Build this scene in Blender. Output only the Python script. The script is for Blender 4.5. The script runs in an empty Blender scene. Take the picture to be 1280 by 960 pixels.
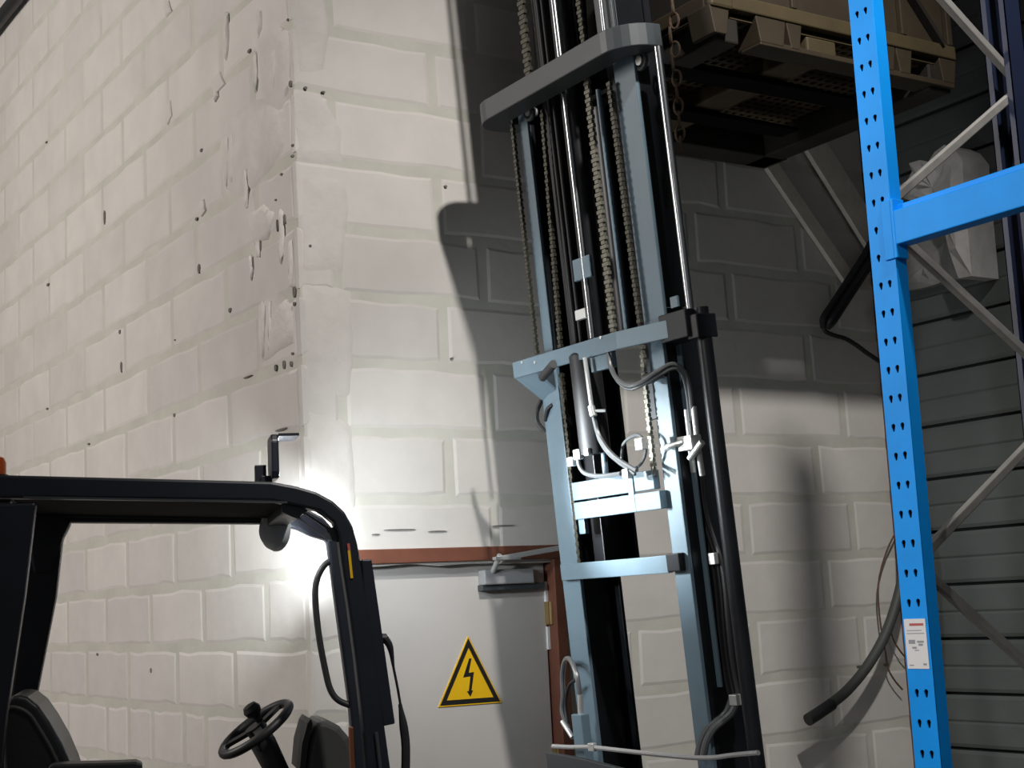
import bpy, bmesh, math, random
from mathutils import Vector, Matrix, Quaternion
rnd = random.Random(7)
SC = bpy.context.scene
COL = SC.collection
R = math.radians

# ---------------------------------------------------------------- camera
CAMZ = 1.65
CR = Matrix(((0.84024917, -0.03780204, -0.54088107),
             (-0.53990084, -0.15011238, -0.82823508),
             (-0.04988397, 0.98794599, -0.14654116)))
FPX = 1850.0
CPOS = Vector((0, 0, CAMZ))
cam = bpy.data.cameras.new('camera')
cam.sensor_width = 36
cam.lens = FPX / 1280 * 36
cam.clip_end = 100
camo = bpy.data.objects.new('camera', cam)
COL.objects.link(camo)
camo.matrix_world = Matrix.Translation(CPOS) @ CR.to_4x4()
SC.camera = camo

# ---------------------------------------------------------------- world, lights, exposure
wd = bpy.data.worlds.new('hall_air')
SC.world = wd
wd.use_nodes = True
bg = wd.node_tree.nodes['Background']
bg.inputs[0].default_value = (0.95, 0.97, 1.0, 1)
bg.inputs[1].default_value = 0.078
SC.view_settings.view_transform = 'Standard'
SC.view_settings.look = 'None'
SC.view_settings.gamma = 1
SC.view_settings.exposure = 0.0


def aim(o, tgt):
    o.rotation_euler = (Vector(tgt) - o.location).to_track_quat('-Z', 'Y').to_euler()


def spot(name, loc, tgt, power, ang, rad, col, blend=0.6):
    d = bpy.data.lights.new(name, 'SPOT')
    d.energy = power
    d.spot_size = R(ang)
    d.spot_blend = blend
    d.shadow_soft_size = rad
    d.color = col
    o = bpy.data.objects.new(name, d)
    COL.objects.link(o)
    o.location = loc
    aim(o, tgt)
    return o


def area(name, loc, tgt, power, sx, sy, col, spread=180):
    d = bpy.data.lights.new(name, 'AREA')
    d.shape = 'RECTANGLE'
    d.size = sx
    d.size_y = sy
    d.energy = power
    d.color = col
    d.spread = R(spread)
    o = bpy.data.objects.new(name, d)
    COL.objects.link(o)
    o.location = loc
    aim(o, tgt)
    return o


# a floodlight high in the hall on the aisle side: casts the mast's shadow on the block wall
spot('hall_floodlight', (2.45, 1.0, 5.95), (3.75, 5.5, 2.05), 960, 63, 0.09, (1.0, 0.97, 0.93), 0.9)
# the hall's open side and high bays to the left of the aisle
area('hall_high_bay', (-4.0, 9.0, 5.0), (2.5, 8.0, 3.6), 345, 2.5, 2.5, (1.0, 0.94, 0.885))
# added fill spot, no known lamp: brightens the rack's aisle face
spot('rack_fill_light', (-3.0, 1.0, 4.6), (2.94, 2.45, 2.2), 780, 30, 0.15, (1.0, 0.97, 0.93), 0.8)
LAMP_POWER = 28
LAMP_COL = (0.88, 0.96, 1.0)


# ---------------------------------------------------------------- helpers: rays of the photograph onto real planes
def ray(p):
    return CR @ Vector(((p[0] - 640), -(p[1] - 480), -FPX))


def at(p, ax, val):
    d = ray(p)
    return CPOS + d * ((val - CPOS[ax]) / d[ax])


MAST_O = Vector((3.535, 4.54, -0.15))
TH = R(4.0)
MU = Vector((0, 1, 0))
MV = Vector((-math.sin(TH), 0, math.cos(TH)))
MW = Vector((math.cos(TH), 0, math.sin(TH)))
MAST = Matrix.Translation(MAST_O) @ Matrix((MW, MU, MV)).transposed().to_4x4()      # local (w forward, u across, v up)


def ml(p, w):
    d = ray(p)
    o = CPOS - MAST_O
    q = o + d * ((w - o.dot(MW)) / d.dot(MW))
    return Vector((w, q.dot(MU), q.dot(MV)))


TRK_O = Vector((2.09, 4.05, -0.15))
TRUCK = Matrix.Translation(TRK_O) @ Matrix.Rotation(R(-19), 4, 'Z')                # local (f forward, s to far side, z up)
TA = TRUCK.to_3x3() @ Vector((0, 1, 0))
TF = TRUCK.to_3x3() @ Vector((1, 0, 0))


def tl(p, s):
    d = ray(p)
    o = CPOS - TRK_O
    q = o + d * ((s - o.dot(TA)) / d.dot(TA))
    return Vector((q.dot(TF), s, q.z))


# ---------------------------------------------------------------- materials
def mat(name, col, rough=0.6, metal=0.0, var=0.0, scale=8.0, bump=0.0, bscale=40.0, col2=None, spec=0.5, emit=0.0):
    m = bpy.data.materials.new(name)
    m.use_nodes = True
    nt = m.node_tree
    b = nt.nodes['Principled BSDF']
    b.inputs['Roughness'].default_value = rough
    b.inputs['Metallic'].default_value = metal
    b.inputs['Specular IOR Level'].default_value = spec
    c = (*col, 1)
    b.inputs['Base Color'].default_value = c
    tc = nt.nodes.new('ShaderNodeTexCoord')
    geo = nt.nodes.new('ShaderNodeNewGeometry')
    if var or col2:
        n = nt.nodes.new('ShaderNodeTexNoise')
        n.inputs['Scale'].default_value = scale
        n.inputs['Detail'].default_value = 6
        n.inputs['Roughness'].default_value = 0.62
        nt.links.new(geo.outputs['Position'], n.inputs['Vector'])
        r = nt.nodes.new('ShaderNodeValToRGB')
        lo = col2 if col2 else tuple(max(0, x * (1 - var)) for x in col)
        hi = col if col2 else tuple(min(1, x * (1 + var)) for x in col)
        r.color_ramp.elements[0].position = 0.36
        r.color_ramp.elements[1].position = 0.64
        r.color_ramp.elements[0].color = (*lo, 1)
        r.color_ramp.elements[1].color = (*hi, 1)
        nt.links.new(n.outputs['Fac'], r.inputs['Fac'])
        nt.links.new(r.outputs['Color'], b.inputs['Base Color'])
    if bump:
        n2 = nt.nodes.new('ShaderNodeTexNoise')
        n2.inputs['Scale'].default_value = bscale
        n2.inputs['Detail'].default_value = 5
        nt.links.new(geo.outputs['Position'], n2.inputs['Vector'])
        bp = nt.nodes.new('ShaderNodeBump')
        bp.inputs['Strength'].default_value = bump
        bp.inputs['Distance'].default_value = 0.01
        nt.links.new(n2.outputs['Fac'], bp.inputs['Height'])
        nt.links.new(bp.outputs['Normal'], b.inputs['Normal'])
    if emit:
        b.inputs['Emission Color'].default_value = c
        b.inputs['Emission Strength'].default_value = emit
    return m


def block_mat():
    m = mat('painted_block', (0.60, 0.565, 0.53), 0.85, var=0.05, scale=3.0, bump=0.18, bscale=16)
    nt = m.node_tree
    b = nt.nodes['Principled BSDF']
    src = b.inputs['Base Color'].links[0].from_socket
    oi = nt.nodes.new('ShaderNodeObjectInfo')
    mr = nt.nodes.new('ShaderNodeMapRange')
    mr.inputs['To Min'].default_value = 0.93
    mr.inputs['To Max'].default_value = 1.05
    nt.links.new(oi.outputs['Random'], mr.inputs['Value'])
    mx = nt.nodes.new('ShaderNodeVectorMath')
    mx.operation = 'SCALE'
    nt.links.new(src, mx.inputs[0])
    nt.links.new(mr.outputs['Result'], mx.inputs['Scale'])
    nt.links.new(mx.outputs['Vector'], b.inputs['Base Color'])
    return m


M = dict(
    block=block_mat(),
    mortar=mat('painted_mortar', (0.53, 0.512, 0.455), 0.9, var=0.06, scale=4, bump=0.25, bscale=20),
    plaster=mat('plaster_smear', (0.585, 0.55, 0.515), 0.85, var=0.05, scale=6, bump=0.5, bscale=18),
    pit=mat('dark_chip', (0.15, 0.135, 0.12), 0.95),
    floor=mat('concrete_floor', (0.30, 0.29, 0.28), 0.7, var=0.12, scale=1.5, bump=0.1),
    slate=mat('slate_blue_paint', (0.128, 0.190, 0.235), 0.42, var=0.06, scale=5),
    slated=mat('dark_slate_paint', (0.048, 0.055, 0.060), 0.45, var=0.08, scale=5),
    black=mat('black_paint', (0.010, 0.012, 0.020), 0.42, var=0.15, scale=6),
    grease=mat('greasy_black_steel', (0.008, 0.009, 0.012), 0.38, metal=0.2, var=0.2, scale=9),
    rubber=mat('black_rubber', (0.012, 0.012, 0.014), 0.55),
    hose=mat('grey_sheen_hose', (0.11, 0.115, 0.12), 0.32),
    plastic=mat('black_plastic', (0.02, 0.02, 0.021), 0.5, var=0.1),
    vinyl=mat('black_seat_vinyl', (0.012, 0.013, 0.014), 0.45, bump=0.1, bscale=60),
    dash=mat('grey_hood_plastic', (0.055, 0.055, 0.052), 0.5, var=0.08),
    chrome=mat('chrome', (0.50, 0.52, 0.54), 0.26, metal=1.0),
    zinc=mat('zinc_fitting', (0.62, 0.63, 0.62), 0.38, metal=0.6),
    galv=mat('galvanised_steel', (0.27, 0.26, 0.245), 0.55, metal=0.25, var=0.12, scale=14),
    stripe_col=mat('pale_stripe', (0.68, 0.62, 0.54), 0.6, metal=0.1, var=0.1, scale=10),
    chain=mat('oiled_chain', (0.052, 0.049, 0.036), 0.45, metal=0.55, var=0.2, scale=60),
    chaing=mat('greased_chain', (0.15, 0.143, 0.11), 0.5, metal=0.35, var=0.2, scale=60),
    rust=mat('rusty_chain', (0.075, 0.058, 0.035), 0.8, metal=0.3, var=0.3, scale=40, col2=(0.05, 0.02, 0.012)),
    blue=mat('blue_rack_paint', (0.003, 0.31, 0.92), 0.5, var=0.06, scale=6, spec=0.25),
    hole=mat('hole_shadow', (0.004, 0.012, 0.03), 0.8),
    brown=mat('red_brown_door_frame', (0.155, 0.055, 0.032), 0.55, var=0.12, scale=8),
    door=mat('pale_door_paint', (0.52, 0.49, 0.465), 0.6, var=0.03, scale=3),
    closer=mat('grey_closer_body', (0.34, 0.34, 0.345), 0.45),
    brass=mat('brass_hinge', (0.30, 0.20, 0.08), 0.5, metal=0.4),
    yellow=mat('sign_yellow', (0.80, 0.47, 0.006), 0.5),
    sblack=mat('sign_black', (0.012, 0.011, 0.01), 0.5),
    white=mat('white_label', (0.78, 0.78, 0.78), 0.5),
    ink=mat('label_ink_grey', (0.30, 0.31, 0.34), 0.6),
    red=mat('label_ink_red', (0.50, 0.10, 0.10), 0.6),
    panel=mat('dark_cladding', (0.085, 0.096, 0.092), 0.5, var=0.10, scale=2.5),
    groove=mat('cladding_backing', (0.02, 0.022, 0.022), 0.8),
    olive=mat('olive_brown_crate', (0.034, 0.024, 0.0125), 0.65, var=0.18, scale=5),
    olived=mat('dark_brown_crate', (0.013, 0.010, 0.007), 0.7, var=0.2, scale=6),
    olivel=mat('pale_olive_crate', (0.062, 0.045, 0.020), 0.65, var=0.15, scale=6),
    wrap=mat('clear_wrap', (0.30, 0.30, 0.28), 0.3),
    tarp=mat('crumpled_grey_sheet', (0.48, 0.465, 0.45), 0.6, var=0.12, scale=9, bump=0.4, bscale=14),
    rusty=mat('rusty_edge', (0.11, 0.055, 0.035), 0.8, var=0.3, scale=18),
    orange=mat('orange_lens', (0.75, 0.13, 0.015), 0.3),
    amber=mat('dull_amber', (0.16, 0.05, 0.015), 0.5),
    matte=mat('matte_black', (0.005, 0.005, 0.006), 0.95, spec=0.1),
    navy=mat('dark_navy', (0.008, 0.014, 0.04), 0.5),
    lens=mat('lit_led_lens', (0.9, 0.97, 1.0), 0.3, emit=30),
    mirror=mat('lamp_back_grey', (0.50, 0.53, 0.55), 0.4),
)

WLOC = {}


# ---------------------------------------------------------------- mesh builder
class MB:
    def __init__(s, T=None):
        s.v = []
        s.f = []
        s.T = T

    def add(s, vs, fs):
        o = len(s.v)
        for p in vs:
            p = Vector(p)
            s.v.append(s.T @ p if s.T else p)
        s.f += [tuple(i + o for i in f) for f in fs]
        return s

    def box(s, a, b, c=None):
        x0, y0, z0 = a
        x1, y1, z1 = b
        vs = [(x0, y0, z0), (x1, y0, z0), (x1, y1, z0), (x0, y1, z0), (x0, y0, z1), (x1, y0, z1), (x1, y1, z1), (x0, y1, z1)]
        return s.add(vs, [(3, 2, 1, 0), (4, 5, 6, 7), (0, 1, 5, 4), (1, 2, 6, 5), (2, 3, 7, 6), (3, 0, 4, 7)])

    def bar(s, p, q, wx, wy, up=(0, 0, 1)):
        """rectangular bar from p to q; wx across, wy along 'up'"""
        p = Vector(p)
        q = Vector(q)
        d = (q - p).normalized()
        up = Vector(up)
        sx = d.cross(up)
        if sx.length < 1e-5:
            sx = d.cross(Vector((1, 0, 0)))
        sx.normalize()
        sy = sx.cross(d)
        vs = []
        for c in (p, q):
            for i, j in ((-1, -1), (1, -1), (1, 1), (-1, 1)):
                vs.append(c + sx * i * wx / 2 + sy * j * wy / 2)
        return s.add(vs, [(3, 2, 1, 0), (4, 5, 6, 7), (0, 1, 5, 4), (1, 2, 6, 5), (2, 3, 7, 6), (3, 0, 4, 7)])

    def tube(s, pts, r, n=10, cap=True):
        pts = [Vector(p) for p in pts]
        rs = r if isinstance(r, (list, tuple)) else [r] * len(pts)
        t = (pts[1] - pts[0]).normalized()
        a = t.orthogonal().normalized()
        vs = []
        for i, p in enumerate(pts):
            if i == 0:
                tt = pts[1] - pts[0]
            elif i == len(pts) - 1:
                tt = pts[-1] - pts[-2]
            else:
                tt = (pts[i + 1] - pts[i]).normalized() + (pts[i] - pts[i - 1]).normalized()
            tt.normalize()
            a = (a - tt * a.dot(tt)).normalized()
            b = tt.cross(a)
            for k in range(n):
                th = 2 * math.pi * k / n
                vs.append(p + (a * math.cos(th) + b * math.sin(th)) * rs[i])
        fs = []
        for i in range(len(pts) - 1):
            for k in range(n):
                k2 = (k + 1) % n
                fs.append((i * n + k, i * n + k2, (i + 1) * n + k2, (i + 1) * n + k))
        if cap:
            fs.append(tuple(range(n))[::-1])
            fs.append(tuple((len(pts) - 1) * n + k for k in range(n)))
        return s.add(vs, fs)

    def cyl(s, p, q, r, n=16):
        return s.tube([p, q], r, n)

    def torus(s, c, nrm, R_, r, n=20, m=8, sx=1.0, xdir=None):
        c = Vector(c)
        nrm = Vector(nrm).normalized()
        a = Vector(xdir).normalized() if xdir is not None else nrm.orthogonal().normalized()
        b = nrm.cross(a)
        vs = []
        for i in range(n):
            t = 2 * math.pi * i / n
            d = a * math.cos(t) * sx + b * math.sin(t)
            for j in range(m):
                u = 2 * math.pi * j / m
                vs.append(c + d * R_ + (d.normalized() * math.cos(u) + nrm * math.sin(u)) * r)
        fs = []
        for i in range(n):
            for j in range(m):
                i2 = (i + 1) % n
                j2 = (j + 1) % m
                fs.append((i * m + j, i2 * m + j, i2 * m + j2, i * m + j2))
        return s.add(vs, fs)

    def prism(s, poly, f0, f1):
        """poly: list of 2-D points; f0/f1 map a point to a 3-D point for the two caps"""
        n = len(poly)
        vs = [f0(p) for p in poly] + [f1(p) for p in poly]
        fs = [tuple(range(n))[::-1], tuple(range(n, 2 * n))]
        for i in range(n):
            j = (i + 1) % n
            fs.append((i, j, n + j, n + i))
        return s.add(vs, fs)

    def lathe(s, c, axis, prof, n=20):
        """prof: (radius, height) pairs along axis"""
        c = Vector(c)
        ax = Vector(axis).normalized()
        a = ax.orthogonal().normalized()
        b = ax.cross(a)
        vs = []
        for r, h in prof:
            for k in range(n):
                t = 2 * math.pi * k / n
                vs.append(c + ax * h + (a * math.cos(t) + b * math.sin(t)) * max(r, 1e-4))
        fs = []
        for i in range(len(prof) - 1):
            for k in range(n):
                k2 = (k + 1) % n
                fs.append((i * n + k, i * n + k2, (i + 1) * n + k2, (i + 1) * n + k))
        fs.append(tuple(range(n))[::-1])
        fs.append(tuple((len(prof) - 1) * n + k for k in range(n)))
        return s.add(vs, fs)

    def build(s, name, m, parent=None, bevel=0.0, smooth=False, origin=None, segs=2):
        c = Vector(origin) if origin is not None else sum(s.v, Vector()) / len(s.v)
        me = bpy.data.meshes.new(name)
        me.from_pydata([v - c for v in s.v], [], s.f)
        bm = bmesh.new()
        bm.from_mesh(me)
        bmesh.ops.recalc_face_normals(bm, faces=bm.faces)
        bm.to_mesh(me)
        bm.free()
        if smooth:
            for p in me.polygons:
                p.use_smooth = True
            try:
                me.set_sharp_from_angle(angle=R(40))
            except Exception:
                pass
        me.materials.append(m if not isinstance(m, str) else M[m])
        o = bpy.data.objects.new(name, me)
        COL.objects.link(o)
        put(o, c, parent)
        if bevel:
            bv = o.modifiers.new('bevel', 'BEVEL')
            bv.width = bevel
            bv.segments = segs
            bv.limit_method = 'ANGLE'
        return o


def put(o, c, parent):
    if parent is not None:
        o.parent = parent
        o.location = Vector(c) - WLOC[parent]
    else:
        o.location = c
    WLOC[o] = Vector(c)


def empty(name, loc):
    o = bpy.data.objects.new(name, None)
    o.empty_display_size = 0.1
    COL.objects.link(o)
    o.location = loc
    WLOC[o] = Vector(loc)
    return o


def tag(o, label=None, cat=None, group=None, kind=None):
    if label:
        o['label'] = label
    if cat:
        o['category'] = cat
    if group:
        o['group'] = group
    if kind:
        o['kind'] = kind
    return o


def smooth_path(pts, k=6):
    pts = [Vector(p) for p in pts]
    if len(pts) < 3:
        return pts
    P = [pts[0] * 2 - pts[1]] + pts + [pts[-1] * 2 - pts[-2]]
    out = []
    for i in range(1, len(P) - 2):
        p0, p1, p2, p3 = P[i - 1:i + 3]
        for j in range(k):
            t = j / k
            out.append(0.5 * ((2 * p1) + (p2 - p0) * t + (2 * p0 - 5 * p1 + 4 * p2 - p3) * t * t + (3 * p1 - p0 - 3 * p2 + p3) * t ** 3))
    out.append(pts[-1])
    return out


def plate(name, outer, holes, frame, thick, m, parent=None):
    """flat plate with real holes: 2-D outlines filled by a 2-D curve, then placed by the 4x4 'frame'"""
    cu = bpy.data.curves.new(name, 'CURVE')
    cu.dimensions = '2D'
    cu.fill_mode = 'BOTH'
    cu.extrude = thick / 2
    for loop in [outer] + holes:
        sp = cu.splines.new('POLY')
        sp.points.add(len(loop) - 1)
        for i, (x, y) in enumerate(loop):
            sp.points[i].co = (x, y, 0, 1)
        sp.use_cyclic_u = True
    tmp = bpy.data.objects.new('tmp', cu)
    me = bpy.data.meshes.new_from_object(tmp)
    bpy.data.objects.remove(tmp)
    me.transform(frame)
    c = sum((v.co for v in me.vertices), Vector()) / max(1, len(me.vertices))
    me.transform(Matrix.Translation(-c))
    me.materials.clear()
    me.materials.append(M[m])
    me.name = name
    o = bpy.data.objects.new(name, me)
    COL.objects.link(o)
    put(o, c, parent)
    return o


def frame_of(o, x, y):
    x = Vector(x).normalized()
    y = Vector(y).normalized()
    z = x.cross(y)
    return Matrix.Translation(Vector(o)) @ Matrix((x, y, z)).transposed().to_4x4()


# ================================================================ SETTING
XW, YW = 2.566, 5.5          # convex corner of the block walls
FZ = -0.15
floor = MB().box((-6, -4, FZ - 0.2), (7, 13, FZ)).build('floor', 'floor')
tag(floor, 'grey concrete hall floor under the forklift and rack', None, None, 'structure')

wl = MB().box((XW + 0.003, YW + 0.25, FZ), (XW + 0.3, 12.5, 7.2)).box((XW + 0.003, YW + 0.003, FZ), (XW + 0.2, YW + 0.25, 7.2)).build('wall_left', 'mortar')
tag(wl, 'white painted block wall receding to the left of the corner', None, None, 'structure')
DX0, DX1, DZ = 2.80, 3.80, 1.895
PX = 6.05
wr = MB()
wr.box((XW + 0.2, YW + 0.003, FZ), (DX0, YW + 0.25, DZ))
wr.box((XW + 0.2, YW + 0.003, DZ), (PX, YW + 0.25, 7.2))
wr.box((DX1, YW + 0.003, FZ), (PX, YW + 0.25, DZ))
wr = wr.build('wall_right', 'mortar')
tag(wr, 'white painted block wall with the door, behind the mast', None, None, 'structure')

ZC, PZ, BL, JT = 1.230, 0.2908, 0.727, 0.037


def block_mesh(L, H, seed, flush):
    """one block slab: 26-odd triangles, uneven edges and arrises; local x along the wall, y out of it, z up"""
    r = random.Random(seed)
    n = 5
    g = JT / 2
    top = [(-L / 2 + g + (L - 2 * g) * i / n, H / 2 - g + r.uniform(-.008, .008)) for i in range(n + 1)]
    bot = [(-L / 2 + g + (L - 2 * g) * i / n, -H / 2 + g + r.uniform(-.008, .008)) for i in range(n + 1)]
    dx = r.uniform(-.005, .005)
    loop = [(x + (dx if i in (0, n) else 0), z) for i, (x, z) in enumerate(bot)] + [(x + (r.uniform(-.005, .005) if i in (0, n) else 0), z) for i, (x, z) in reversed(list(enumerate(top)))]
    cx = sum(p[0] for p in loop) / len(loop)
    cz = sum(p[1] for p in loop) / len(loop)
    out = r.uniform(0.0, 0.0015)
    k = len(loop)
    ins = []
    for x, z in loop:
        ins.append((cx + (x - cx) * (1 - .020 / (L / 2)), cz + (z - cz) * (1 - .020 / (H / 2))))
    vs = [(x, 0.0, z) for x, z in loop] + [(x, -0.0300, z) for x, z in loop] + [(x, -0.034 - out, z) for x, z in ins]
    fs = [tuple(range(2 * k, 3 * k))]
    for i in range(k):
        j = (i + 1) % k
        fs.append((i, j, k + j, k + i))
        fs.append((k + i, k + j, 2 * k + j, 2 * k + i))
    me = bpy.data.meshes.new('block')
    me.from_pydata(vs, [], fs)
    bm = bmesh.new()
    bm.from_mesh(me)
    bmesh.ops.recalc_face_normals(bm, faces=bm.faces)
    bm.to_mesh(me)
    bm.free()
    me.materials.append(M['block'])
    return me


BLOCKS = {}


def block(parent, L, pos, rot, first=[0]):
    key = (round(L, 2), rnd.randrange(8))
    if key not in BLOCKS:
        BLOCKS[key] = block_mesh(key[0], PZ, int(key[0] * 1000) * 10 + key[1], True)
    o = bpy.data.objects.new('block', BLOCKS[key])
    COL.objects.link(o)
    o.rotation_euler = (0, 0, rot)
    put(o, pos, parent)
    return o


rows = range(-4, 19)
for k in rows:
    z = ZC + PZ * (k + .5)
    # left wall: joints measured at 6.29 + .727 n (even) and 6.65 + .727 n (odd)
    ph = 6.29 if k % 2 == 0 else 6.655
    ys = [YW + .015] + [ph + BL * n for n in range(-1 if k % 2 == 0 else -0, 9)]
    ys = sorted(y for y in ys if y >= YW + .015)
    if ys[1] - ys[0] < .12:
        ys.pop(1)
    if k % 2 == 1:
        ys.insert(1, ph - BL) if ph - BL - YW > .12 else None
    if k == -1:
        ys = sorted(ys + [7.75, 6.94])
    for a, b in zip(ys[:-1], ys[1:]):
        if b > 11.6 or z < .5:
            continue
        block(wl, b - a, (XW + 0.034, (a + b) / 2, z), R(-90))
    # right wall
    ph = 3.25 if k % 2 == 1 else 3.47
    xs = [XW - .018] + [ph + BL * n for n in range(-1, 6)]
    xs = sorted(x for x in xs if x >= XW - .018 and x < PX) + [PX]
    out = [xs[0]]
    for x in xs[1:]:
        if x - out[-1] > .12 or x == PX:
            out.append(x)
    xs = out
    if z > 5.6 or z < .5:
        continue
    for a, b in zip(xs[:-1], xs[1:]):
        if z + PZ / 2 < DZ + .2 and z - PZ / 2 < DZ:
            if a < DX1 + .05 and b > DX0 - .05:        # cut at the door
                if a < DX0 - .06:
                    block(wr, DX0 - .05 - a, ((a + DX0 - .05) / 2, YW + 0.034, z), 0)
                if b > DX1 + .08:
                    block(wr, b - DX1 - .05, ((b + DX1 + .05) / 2, YW + 0.034, z), 0)
                continue
        block(wr, b - a, ((a + b) / 2, YW + 0.034, z), 0)


def patch(parent, pts, ax, val, th, name='plaster_patch', m='plaster', lift=0.0, kind=None):
    """uneven plaster lump from an outline on the wall plane (photo points)"""
    P = [at(p, ax, val) for p in pts]
    out = Vector((-1, 0, 0)) if ax == 0 else Vector((0, -1, 0))
    c = sum(P, Vector()) / len(P)
    dense = []
    for i in range(len(P)):
        a, b = P[i], P[(i + 1) % len(P)]
        for t in (0, .5):
            q = a.lerp(b, t)
            q += (q - c) * rnd.uniform(-.06, .06)
            dense.append(q)
    n = len(dense)
    vs = [q - out * .003 for q in dense] + [c + (q - c) * .90 + out * th * .55 for q in dense] + [c + (q - c) * .6 + out * th * rnd.uniform(.7, 1.3) for q in dense] + [c + out * th]
    fs = []
    for i in range(n):
        j = (i + 1) % n
        fs += [(i, j, n + j, n + i), (n + i, n + j, 2 * n + j, 2 * n + i), (2 * n + i, 2 * n + j, 3 * n)]
    b = MB().add(vs, fs)
    return b.build(name, m, parent, smooth=True)


for pts in ([(277, 165), (290, 140), (318, 125), (345, 120), (360, 140), (355, 190), (335, 215), (318, 232), (300, 240), (280, 240), (275, 200)],
            [(318, 40), (345, 25), (362, 40), (362, 110), (350, 150), (330, 130), (320, 90)],
            [(310, 270), (330, 255), (345, 265), (335, 300), (318, 305)],
            [(322, 380), (345, 365), (368, 375), (370, 430), (350, 440), (328, 455), (322, 420)],
            [(266, 98), (275, 90), (282, 105), (270, 118), (262, 110)],
            [(206, 130), (214, 124), (216, 145), (210, 156)],
            [(204, 8), (212, 0), (216, 14), (208, 22)],
            [(250, 250), (256, 248), (258, 264), (252, 271)],
            [(320, 300), (326, 300), (326, 322), (321, 322)]):
    patch(wl, pts, 0, XW, .010)
for pts in ([(366, -10), (405, 0), (412, 40), (405, 90), (372, 95)],
            [(368, 112), (400, 118), (430, 165), (428, 205), (372, 200)],
            [(374, 215), (432, 222), (436, 262), (430, 340), (378, 340)],
            [(378, 352), (438, 366), (442, 420), (440, 500), (384, 500)],
            [(384, 510), (440, 530), (446, 600), (440, 660), (388, 650)]):
    patch(wr, pts, 1, YW, .0035)

# long plaster drips beside the corner
for (px, y0, y1, w) in [(281, 168, 238, 5), (288, 165, 232, 4), (281, 14, 76, 4), (318, 62, 118, 4), (306, 208, 262, 4), (327, 376, 452, 6), (336, 372, 440, 4), (313, 318, 352, 3), (350, 262, 330, 4), (362, 300, 360, 3), (268, 112, 128, 4), (322, 10, 50, 4), (340, 60, 112, 5)]:
    patch(wl, [(px, y0), (px + w, y0 + 2), (px + w + 1, (y0 + y1) / 2), (px + w * .7, y1 - 3), (px + w * .3, y1), (px, (y0 + y1) / 2)], 0, XW - .004, .010, 'plaster_drip')
# chips and cracks in the paint: one cluster per wall, a few pixels each
pits = MB()
for (px, py, w, h) in [(131, 272, 3, 28), (249, 336, 4, 16), (150, 415, 3, 8), (288, 388, 5, 8), (345, 460, 4, 10), (355, 456, 3, 12), (364, 455, 3, 8),
                       (58, 178, 3, 4), (252, 188, 4, 6), (312, 64, 6, 6), (330, 133, 5, 14), (322, 216, 4, 4), (352, 218, 4, 4), (345, 250, 3, 3), (366, 182, 4, 4),
                       (368, 365, 4, 16), (368, 380, 3, 6), (366, 442, 4, 4), (218, 519, 2, 6), (59, 511, 3, 4), (111, 555, 3, 4), (219, 425, 2, 3), (122, 818, 3, 5), (189, 838, 2, 8),
                       (352, 385, 4, 4), (347, 282, 3, 18), (356, 274, 3, 14), (363, 105, 4, 10), (360, 25, 3, 4), (152, 459, 3, 20), (246, 274, 4, 6), (60, 356, 4, 6), (310, 471, 16, 2), (352, 537, 22, 3)]:
    c = at((px, py), 0, XW - .001)
    e = at((px + w / 2, py), 0, XW - .001)
    hy = abs(e.y - c.y) * .7
    hz = h / 2 * .0030
    a = [c + Vector((0, hy * math.cos(t) * (1 + .3 * math.sin(3 * t)), hz * math.sin(t))) for t in [i * math.pi / 4 for i in range(8)]]
    pits.add([q + Vector((-.004, 0, 0)) for q in a] + [q + Vector((.004, 0, 0)) for q in a], [tuple(range(8))] + [(i, (i + 1) % 8, 8 + (i + 1) % 8, 8 + i) for i in range(8)])
o = pits.build('paint_chips', 'pit', wl)
tag(o, 'dark chips and cracks in the white paint', kind='stuff')
pits = MB()
for (px, py, w, h) in [(382, 110, 4, 5), (404, 115, 5, 3), (366, 195, 4, 4), (557, 233, 4, 4), (388, 307, 3, 3), (500, 662, 40, 2), (547, 664, 24, 2), (470, 668, 10, 2), (565, 448, 4, 3), (630, 657, 30, 2), (1108, 831, 8, 5), (1078, 832, 20, 2)]:
    c = at((px, py), 1, YW - .006)
    hy = w / 2 * .0038
    hz = h / 2 * .0028
    a = [c + Vector((hy * math.cos(t), 0, hz * math.sin(t))) for t in [i * math.pi / 4 for i in range(8)]]
    pits.add([q + Vector((0, -.003, 0)) for q in a] + [q + Vector((0, .008, 0)) for q in a], [tuple(range(8))] + [(i, (i + 1) % 8, 8 + (i + 1) % 8, 8 + i) for i in range(8)])
o = pits.build('paint_chips', 'pit', wr)
tag(o, 'dark chips and cracks in the white paint', kind='stuff')

# panel wall on the right, horizontal cladding
wp = MB().box((PX + .05, -3, FZ), (PX + .25, YW + .25, 7.2)).build('wall_far_right', 'groove')
tag(wp, 'dark grey wall of horizontal cladding behind the blue rack', None, None, 'structure')
pz = 0.275
zs0 = 3.83 - pz * 15
pm = None
for i in range(27):
    z0 = zs0 + i * pz
    if z0 < FZ:
        continue
    b = MB()
    prof = [(PX + .05, z0 + .012), (PX + .008, z0 + .012), (PX, z0 + .03), (PX, z0 + pz * .46), (PX + .006, z0 + pz * .50), (PX, z0 + pz * .54), (PX, z0 + pz - .022), (PX + .012, z0 + pz - .004), (PX + .05, z0 + pz - .004)]
    b.prism(prof, lambda p: (p[0], -2.9, p[1]), lambda p: (p[0], YW - .002, p[1]))
    if pm is None:
        o = b.build('cladding_panel', 'panel', wp)
        pm = (o, z0)
    else:
        o = pm[0].copy()
        COL.objects.link(o)
        o.parent = wp
        o.location = pm[0].location + Vector((0, 0, z0 - pm[1]))

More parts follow.
